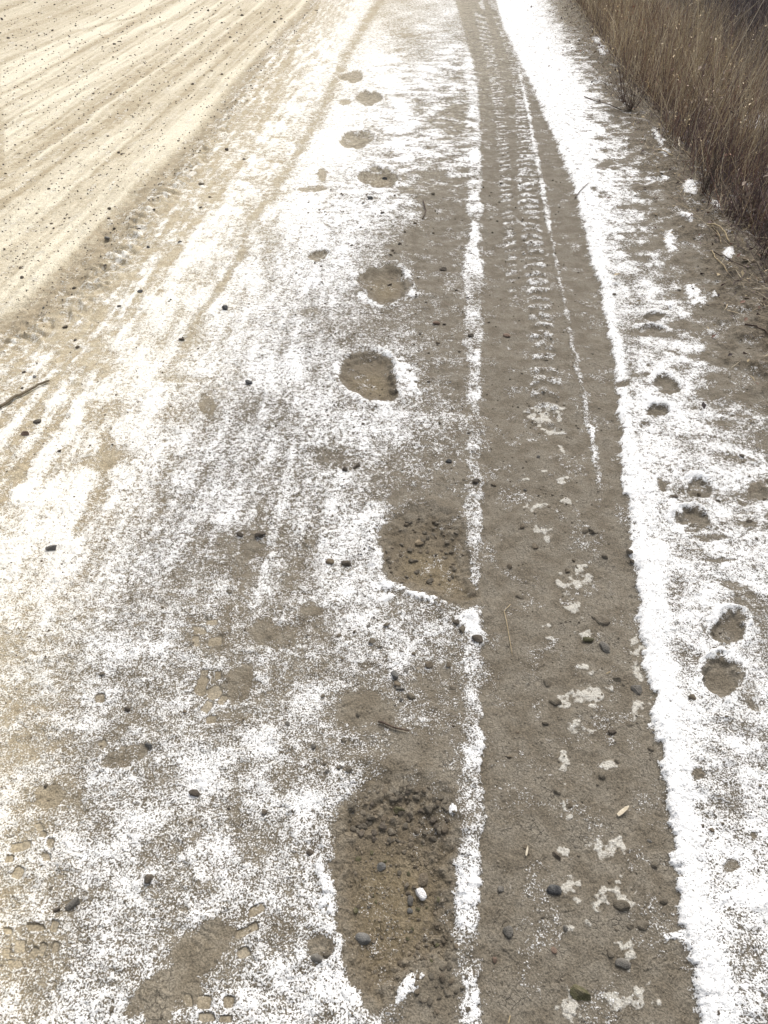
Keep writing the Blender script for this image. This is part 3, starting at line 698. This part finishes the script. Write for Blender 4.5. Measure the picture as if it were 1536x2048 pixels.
# scattered pebbles that nothing tells apart
def scatter(n, box, dr, keys, label, group, cond=None, name='pebble', cat='pebble', bury=.3):
    k = 0
    while k < n:
        px = random.uniform(box[0], box[2]); py = random.uniform(box[1], box[3])
        if cond and not cond(px, py): continue
        o = put_stone(name, px, py, random.uniform(*dr) * random.choice((.8, 1, 1, 1.2)), random.choice(keys), False, None, bury)
        o['label'] = label; o['category'] = cat; o['group'] = group; k += 1
scatter(50, (0, 0, 620, 640), (4.5, 8), ['dark', 'dark', 'brown'], 'small dark pebble lying loose on the pale graded road', 'dark pebbles strewn over the graded road', lambda x, y: x + 0.95 * y < 640)
scatter(24, (0, 300, 560, 800), (6, 11), ['dark', 'brown', 'blue'], 'small dark pebble on the patchy ground between road ruts and white band', 'pebbles between the ruts and the white band', lambda x, y: 640 < x + 0.95 * y < 830)
scatter(34, (975, 900, 1350, 2040), (9, 17), ['mud', 'mud', 'mud', 'brown', 'grey'], 'small muddy pebble half sunk in the tyre track', 'muddy pebbles in the tyre track', lambda x, y: x < np.interp(y, [900, 1274, 1686, 2048], [1240, 1285, 1340, 1400]))
scatter(26, (700, 390, 940, 1000), (6, 10), ['dark', 'mud', 'brown'], 'small pebble on the bare grey mud left of the tyre track', 'pebbles on the bare mud left of the track')
scatter(26, (560, 1240, 940, 1560), (9, 16), ['mud', 'mud', 'brown', 'grey'], 'small pebble in the bare mud between the two nearest footprints', 'pebbles between the two nearest footprints')
scatter(12, (20, 1050, 640, 2040), (8, 13), ['dark', 'brown', 'mud'], 'small brown pebble showing through the granular snow at lower left', 'pebbles in the granular snow')
scatter(14, (1260, 900, 1530, 2040), (7, 11), ['dark', 'brown'], 'small brown pebble showing through the snow right of the track', 'pebbles in the snow right of the track', lambda x, y: x > np.interp(y, [900, 1274, 1686, 2048], [1260, 1310, 1370, 1430]))
# crumbled soil in the two front prints
scatter(84, (690, 1580, 910, 1700), (8, 19), ['mud', 'mud', 'mud', 'brown', 'dark'], 'clod of crumbled soil at the top of the nearest footprint', 'soil clods in the nearest footprint', lambda x, y: ((x - 805) / 112) ** 2 + ((y - 1632) / 56) ** 2 < 1, 'dirt_clod', 'dirt clod')
scatter(60, (690, 1680, 910, 1990), (6, 13), ['brown', 'brown', 'mud', 'olive'], 'small lump of brown soil on the floor of the nearest footprint', 'soil lumps on the floor of the nearest footprint', lambda x, y: ((x - 795) / 105) ** 2 + ((y - 1800) / 170) ** 2 < 1, 'dirt_clod', 'dirt clod')
scatter(70, (765, 1040, 940, 1220), (6, 14), ['brown', 'mud', 'mud'], 'clod of loose soil in the second footprint beside the track', 'soil clods in the second footprint', lambda x, y: ((x - 848) / 78) ** 2 + ((y - 1105) / 75) ** 2 < 1, 'dirt_clod', 'dirt clod')
scatter(50, (820, 1850, 935, 2040), (8, 15), ['mud', 'mud', 'brown'], 'mud lump right of the snow ridge under the nearest footprint', 'mud lumps by the nearest footprint', None, 'dirt_clod', 'dirt clod')

# fine gravel: too small to count
def gravel(name, n, box, dr, key, cond=None):
    bm0 = [(np.array([v.co[:] for v in me.vertices]), np.array([p.vertices[:] for p in me.polygons])) for me in tiny]
    vs, fs, off = [], [], 0
    k = 0
    while k < n:
        px = random.uniform(box[0], box[2]); py = random.uniform(box[1], box[3])
        if cond and not cond(px, py): continue
        k += 1
        x, y = at(px, py); s = random.uniform(*dr) * .5 * mpp(py); z = zat(x, y)
        a = random.uniform(0, 6.3); R = np.array([[cos(a), -sin(a), 0], [sin(a), cos(a), 0], [0, 0, 1]])
        v, f = random.choice(bm0)
        vs.append((v * s) @ R.T + np.array([x, y, z + s * .15])); fs.append(f + off); off += len(v)
    me = bpy.data.meshes.new(name); me.from_pydata(np.concatenate(vs).tolist(), [], np.concatenate(fs).tolist())
    me.materials.append(STONE[key]); o = bpy.data.objects.new(name, me); COL.objects.link(o); o['kind'] = 'stuff'; return o
tiny = [rock_mesh('grit_shape', 300 + k, 1, .7, True) for k in range(6)]
gravel('gravel', 1700, (0, 0, 640, 620), (2.2, 4.6), 'dark', lambda x, y: x + .95 * y < 700)
gravel('gravel', 700, (960, 300, 1400, 2040), (3, 7), 'mud', lambda x, y: x < np.interp(y, [300, 900, 1274, 1686, 2048], [1110, 1240, 1285, 1340, 1400]))
gravel('gravel', 700, (560, 380, 950, 2040), (3, 6.5), 'mud')
gravel('gravel', 500, (0, 600, 700, 2040), (2.5, 6), 'brown')
gravel('gravel', 260, (672, 1570, 915, 2000), (4, 8), 'brown', lambda x, y: ((x - 795) / 115) ** 2 + ((y - 1790) / 200) ** 2 < 1)
gravel('gravel', 700, (1150, 0, 1536, 900), (2, 5), 'brown', lambda x, y: x > np.interp(y, [0, 130, 300, 500, 700, 900], [1140, 1200, 1290, 1360, 1420, 1500]))

# ------------------------------------------------------------------ sticks, straws, twigs
def plain(name, c1, c2, lam=.01, rough=.85):
    m, n, b = newmat(name); N = NB(n); pos = N('NewGeometry').outputs['Position']
    n.links.new(N.mix(N.ramp(N.noise(lam, 3, .6, pos), .3, .7), c1, c2), b.inputs['Base Color']); b.inputs['Roughness'].default_value = rough
    return m
M_STRAW = plain('dry_straw', (.30, .23, .13), (.48, .39, .25))
M_TWIG = plain('dark_twig', (.050, .034, .026), (.11, .080, .058))
M_CHIP = plain('pale_wood', (.46, .39, .28), (.62, .55, .43))
M_STICK = plain('grey_stick', (.11, .088, .058), (.19, .155, .105))
def tube_data(pts, r0, r1, sides=5):
    pts = [np.array(p, float) for p in pts]; vs, fs = [], []
    for k, p in enumerate(pts):
        d = pts[min(k + 1, len(pts) - 1)] - pts[max(k - 1, 0)]; d /= np.linalg.norm(d) + 1e-9
        a = np.cross(d, (0.3, 0.1, 1)); a /= np.linalg.norm(a) + 1e-9; b = np.cross(d, a)
        r = r0 + (r1 - r0) * k / (len(pts) - 1)
        for j in range(sides):
            t = 2 * pi * j / sides; vs.append(p + r * (cos(t) * a + sin(t) * b))
    for k in range(len(pts) - 1):
        for j in range(sides):
            fs.append((k * sides + j, k * sides + (j + 1) % sides, (k + 1) * sides + (j + 1) % sides, (k + 1) * sides + j))
    fs.append(tuple(range(sides))[::-1]); fs.append(tuple(range(len(vs) - sides, len(vs))))
    return vs, fs
def mesh_obj(name, vs, fs, mat, parent=None, origin=(0, 0, 0), smooth=True):
    me = bpy.data.meshes.new(name); me.from_pydata([tuple(np.array(v) - np.array(origin)) for v in vs], [], fs); me.materials.append(mat)
    if smooth: me.polygons.foreach_set('use_smooth', [True] * len(me.polygons))
    o = bpy.data.objects.new(name, me); COL.objects.link(o)
    if parent: o.parent = parent
    else: o.location = origin
    return o
def ground_stick(name, pix, r0, r1, mat, label, cat, lift=.003, arch=0.0):
    pts = []
    n = len(pix)
    fine = []
    for k in range(n - 1):
        for t in np.linspace(0, 1, 5, endpoint=(k == n - 2)):
            fine.append((pix[k][0] + (pix[k + 1][0] - pix[k][0]) * t, pix[k][1] + (pix[k + 1][1] - pix[k][1]) * t))
    for k, (a, b) in enumerate(fine):
        x, y = at(a, b); t = k / (len(fine) - 1)
        pts.append((x, y, zat(x, y) + r0 + lift + arch * sin(pi * t)))
    z = np.array([p[2] for p in pts]); z = np.maximum(z, np.linspace(z[0], z[-1], len(z)))
    pts = [(p[0], p[1], zz) for p, zz in zip(pts, z)]
    vs, fs = tube_data(pts, r0, r1)
    o = mesh_obj(name, vs, fs, mat, None, pts[len(pts) // 2]); o['label'] = label; o['category'] = cat; return o
ground_stick('stick', [(0, 819), (35, 796), (70, 776), (99, 762)], .006, .004, M_STICK, 'long grey brown stick lying across the left edge of the snow', 'stick')
ground_stick('twig', [(757, 1452), (790, 1465), (818, 1472)], .0028, .002, M_TWIG, 'short dark twig on bare mud above the nearest footprint', 'twig')
ground_stick('straw', [(1021, 1208), (1008, 1223), (1014, 1250), (1025, 1310)], .0010, .0008, M_STRAW, 'thin bent pale straw lying in the left half of the track', 'straw')
ground_stick('twig', [(846, 405), (852, 425), (845, 440)], .004, .003, M_TWIG, 'small curved twig standing on the grey mud below the oval footprint', 'twig', .004)
ground_stick('twig', [(1419, 511), (1428, 525), (1460, 560)], .003, .002, M_STRAW, 'pale bent stalk lying on the verge near the right edge', 'twig')
ground_stick('twig', [(1421, 510), (1450, 527), (1488, 545)], .003, .002, M_TWIG, 'brown stalk lying on the verge, crossing a pale bent one', 'twig')
ground_stick('straw', [(1411, 462), (1430, 470), (1447, 482), (1455, 496)], .004, .003, M_STRAW, 'curved pale straw above the snow clump near the right edge', 'straw', .004, .015)
ground_stick('straw', [(1420, 465), (1436, 480), (1440, 495)], .003, .002, M_STRAW, 'thin straw under the curved pale straw on the verge', 'straw')
ground_stick('twig', [(1487, 655), (1510, 660), (1530, 678), (1545, 690)], .004, .003, M_TWIG, 'dark bent twig on brown soil at the right edge', 'twig')
ground_stick('straw', [(1316, 305), (1332, 315), (1343, 323)], .004, .003, M_STRAW, 'thin pale straw on the verge left of the upright chip', 'straw')
ground_stick('straw', [(1361, 307), (1376, 315), (1390, 324)], .004, .003, M_STRAW, 'pale straw on the verge running right from the upright chip', 'straw')
ground_stick('straw', [(1150, 395), (1160, 385), (1176, 372)], .003, .002, M_TWIG, 'fine dark straw on the snow edge right of the track', 'straw')
ground_stick('straw', [(1168, 195), (1190, 205), (1215, 212), (1240, 224)], .004, .003, M_TWIG, 'dark twig reaching over the snow below the grass', 'twig')
ground_stick('straw', [(1213, 1345), (1222, 1340)], .0014, .001, M_STRAW, 'short pale straw piece in the track by the muddy stone', 'straw')
ground_stick('straw', [(1017, 2046), (1021, 2030)], .0016, .001, M_STRAW, 'short straw piece in the track at the bottom of the view', 'straw')
def chip(px0, py0, px1, py1, wpx, label, stand=0.0):
    x0, y0 = at(px0, py0); x1, y1 = at(px1, py1); w_ = wpx * mpp(py0) * .5; z = max(zat(x0, y0), zat(x1, y1)) + .003
    d = np.array([x1 - x0, y1 - y0, stand]); n_ = np.array([-d[1], d[0], 0]); n_ = n_ / (np.linalg.norm(n_) + 1e-9) * w_
    p0 = np.array([x0, y0, z]); vs = []
    for t, ww in ((0, .7), (.3, 1), (.75, .8), (1, .12)):
        c = p0 + d * t
        for s_, up in ((-1, 0), (1, 0), (1, .0035), (-1, .0035)): vs.append(c + n_ * ww * s_ + np.array([0, 0, up + .004 * t]))
    fs = [(3, 2, 1, 0), (12, 13, 14, 15)]
    for k in range(3):
        for j in range(4): fs.append((k * 4 + j, k * 4 + (j + 1) % 4, k * 4 + 4 + (j + 1) % 4, k * 4 + 4 + j))
    o = mesh_obj('wood_chip', vs, fs, M_CHIP, None, tuple(p0), False); o['label'] = label; o['category'] = 'wood chip'
chip(1236, 1629, 1258, 1612, 8, 'pale yellow wood chip lying on the mud in the right of the track')
chip(1356, 300, 1357, 282, 4, 'pale upright wood chip on the verge below the grass')
chip(1052, 1712, 1055, 1694, 4, 'thin pale splinter in the middle of the lower track')

# ------------------------------------------------------------------ plants on the bank
def grass_mat():
    m, n, b = newmat('dead_grass'); N = NB(n)
    n.links.new(N.attr('tint', 'Color'), b.inputs['Base Color']); b.inputs['Roughness'].default_value = .8
    return m
M_GRASS = grass_mat()
class Stems:
    def __init__(s): s.v = []; s.f = []; s.c = []; s.n = 0
    def add(s, base, h, lean, r, col, segs=3, bend=.1):
        a = random.uniform(0, 6.3); ba = random.uniform(0, 6.3)
        for k in range(segs + 1):
            t = k / segs
            ctr = (base[0] + lean[0] * h * t + bend * h * t * t * cos(ba), base[1] + lean[1] * h * t + bend * h * t * t * sin(ba), base[2] + h * t * (1 - .12 * t))
            rr = r * (1 - .75 * t)
            for j in range(3):
                s.v.append((ctr[0] + rr * cos(a + 2.094 * j), ctr[1] + rr * sin(a + 2.094 * j), ctr[2])); s.c.append(col)
        for k in range(segs):
            for j in range(3):
                o0 = s.n + 3 * k; s.f.append((o0 + j, o0 + (j + 1) % 3, o0 + 3 + (j + 1) % 3, o0 + 3 + j))
        s.n += 3 * (segs + 1)
    def leaf(s, p, size, col):
        a, e = random.uniform(0, 6.3), random.uniform(-.7, .9)
        d = np.array([cos(a) * cos(e), sin(a) * cos(e), sin(e)]); n_ = np.cross(d, (random.random(), random.random(), 1.2)); n_ /= np.linalg.norm(n_); p = np.array(p)
        up = np.cross(n_, d) * size * .12
        for q_ in (p, p + d * size * .5 + n_ * size * .28 + up, p + d * size, p + d * size * .5 - n_ * size * .28 + up): s.v.append(tuple(q_)); s.c.append(col)
        s.f.append((s.n, s.n + 1, s.n + 2, s.n + 3)); s.n += 4
    def build(s, name, parent=None, origin=(0, 0, 0)):
        me = bpy.data.meshes.new(name); me.from_pydata((np.array(s.v) - np.array(origin)).tolist(), [], s.f); me.materials.append(M_GRASS)
        ca = me.color_attributes.new('tint', 'FLOAT_COLOR', 'POINT')
        c4 = np.ones((len(s.c), 4), np.float32); c4[:, :3] = np.array(s.c); ca.data.foreach_set('color', c4.ravel())
        o = bpy.data.objects.new(name, me); COL.objects.link(o)
        if parent: o.parent = parent
        else: o.location = origin
        return o
def shade(c, lo=.75, hi=1.3):
    k = random.uniform(lo, hi); return tuple(x * k for x in c)
TAN, PALE, PURP, DARKB, RED = (.46, .37, .235), (.62, .53, .38), (.135, .095, .090), (.070, .053, .050), (.22, .135, .10)
gs, us, lf = Stems(), Stems(), Stems()
n = 0
while n < 11500:
    y = 2.0 + 12.5 * random.random() ** .9; u = random.expovariate(1 / .85) + random.choice((0, 0, -.06, .1)) * random.random()
    if u > 2.6: continue
    gu = 1.50 + 0.10 * float(perlin(np.array([y / .9]), np.array([3.3]), 5)[0])
    x = gu + u + random.gauss(0, .03) + y * ROAD
    dens = .5 + 1.2 * float(perlin(np.array([x / .45]), np.array([y / .45]), 77)[0]) + .35 * min(1, (y - 3) / 4)
    if random.random() > dens: continue
    n += 1
    z = zat(x, y) - .01
    edge = min(1, u / .55)
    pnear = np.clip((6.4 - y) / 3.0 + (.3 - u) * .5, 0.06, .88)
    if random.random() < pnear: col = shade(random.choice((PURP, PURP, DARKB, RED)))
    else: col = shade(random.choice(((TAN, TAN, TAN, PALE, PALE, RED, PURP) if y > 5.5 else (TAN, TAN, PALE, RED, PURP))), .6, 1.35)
    clump = .8 + .8 * float(perlin(np.array([x / .3]), np.array([y / .3]), 78)[0])
    h = clump * random.uniform(.35, .95) * (.45 + .55 * edge) * (.75 + .25 * min(1, max(0, (y - 3) / 3)))
    k_ = random.choice((.10, .14, .14, .5)); lx = random.gauss(.02, k_); ly = random.gauss(-.02, k_)
    gs.add((x, y, z), h, (lx, ly), random.uniform(.0014, .0030), col, 3, random.uniform(.02, .22))
    if random.random() < .10:
        p = gs.v[-1]
        for _ in range(3): lf.leaf((p[0] + random.gauss(0, .01), p[1], p[2] - random.random() * .08), random.uniform(.012, .03), shade(col, .9, 1.7))
for _ in range(9000):                                 # low dark tangle at the foot of the stems
    y = 2.0 + 12.5 * random.random(); u = random.expovariate(1 / .9)
    x = 1.50 + u + random.gauss(0, .06) + y * ROAD
    a = random.uniform(0, 6.3); l = random.uniform(.3, 1.6)
    us.add((x, y, zat(x, y)), random.uniform(.05, .28), (cos(a) * l, sin(a) * l), random.uniform(.001, .002), shade(random.choice((DARKB, PURP, PURP, RED, TAN)), .6, 1.2), 2, .25)
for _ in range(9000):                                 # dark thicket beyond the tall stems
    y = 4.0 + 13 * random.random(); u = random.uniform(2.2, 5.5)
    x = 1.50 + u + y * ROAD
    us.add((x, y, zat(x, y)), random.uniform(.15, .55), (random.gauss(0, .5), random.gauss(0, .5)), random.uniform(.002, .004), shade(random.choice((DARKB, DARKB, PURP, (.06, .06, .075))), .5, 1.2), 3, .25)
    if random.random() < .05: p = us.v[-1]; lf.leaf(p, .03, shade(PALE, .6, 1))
for _ in range(2600):                                 # broken straws lying on the verge
    y = 2.0 + 11 * random.random(); u = random.gauss(1.48, .13); x = u + y * ROAD; a = random.uniform(0, 6.3); l = random.uniform(1.5, 6)
    us.add((x, y, zat(x, y) + .004), random.uniform(.012, .03), (cos(a) * l, sin(a) * l), random.uniform(.0012, .0022), shade(random.choice((TAN, PURP, DARKB, DARKB, PALE)), .5, 1.0), 2, .3)
for _ in range(5200):                                 # leaf litter along the edge
    y = 2.2 + 11 * random.random(); u = random.gauss(.25, .3)
    x = 1.52 + u + y * ROAD
    lf.leaf((x, y, zat(x, y) + random.random() * .03), random.uniform(.012, .035), shade(random.choice((TAN, TAN, PURP, RED, DARKB)), .5, 1.1))
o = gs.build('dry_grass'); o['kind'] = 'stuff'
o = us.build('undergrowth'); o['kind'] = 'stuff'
o = lf.build('leaf_litter'); o['kind'] = 'stuff'

def shrub(name, px, py, nst, h, spread, col, label, lean=(0, 0), leaves=0, leafcol=None):
    x, y = at(px, py); base = (x, y, zat(x, y) - .01)
    root = bpy.data.objects.new(name, None); root.location = base; COL.objects.link(root)
    root['label'] = label; root['category'] = 'plant'
    tw = Stems(); lv = Stems()
    for _ in range(nst):
        a = random.uniform(0, 6.3); l = random.uniform(.1, 1) * spread
        hh = h * random.uniform(.45, 1.1)
        s0 = len(tw.v)
        tw.add((base[0] + random.gauss(0, .012), base[1] + random.gauss(0, .012), base[2]), hh, (cos(a) * l + lean[0], sin(a) * l + lean[1]), random.uniform(.0018, .003), shade(col), 4, .15)
        for _b in range(2):                           # side twigs
            p = tw.v[s0 + 3 * random.choice((2, 3))]
            tw.add(p, hh * random.uniform(.2, .45), (random.gauss(0, .7), random.gauss(0, .7)), .0013, shade(col), 2, .2)
        for _l in range(leaves): 
            p = tw.v[s0 + 3 * random.choice((2, 3, 4))]; lv.leaf((p[0] + random.gauss(0, .02), p[1] + random.gauss(0, .02), p[2] + random.gauss(0, .02)), random.uniform(.025, .05), shade(leafcol, .7, 1.3))
    tw.build('twigs', root, base)
    if leaves: lv.build('dry_leaves', root, base)
shrub('dead_shrub', 1262, 222, 34, .30, 1.3, (.095, .065, .05), 'spreading bare dead shrub on the soil edge beside the snow', (-.2, -.1))
shrub('dead_shrub', 1250, 205, 10, .42, .5, (.095, .065, .05), 'few upright bare twigs behind the spreading dead shrub', (-.25, 0))
shrub('dead_shrub', 1405, 395, 12, .34, .55, (.06, .045, .035), 'thin dark upright twigs beside the snow clumps on the verge', (0, .1))
shrub('leafy_twig', 1268, 75, 7, .40, .5, (.13, .075, .05), 'twig with reddish withered leaves at the edge of the grass', (0, 0), 9, (.42, .17, .10))
shrub('dead_shrub', 1390, 235, 16, .45, .6, (.11, .08, .06), 'pale twiggy plant in the dark near corner of the grass', (0, 0), 4, (.33, .26, .2))
shrub('dead_shrub', 1500, 440, 18, .35, .9, (.08, .055, .045), 'low dark twiggy plant at the right edge of the verge', (.1, 0), 3, (.25, .2, .16))
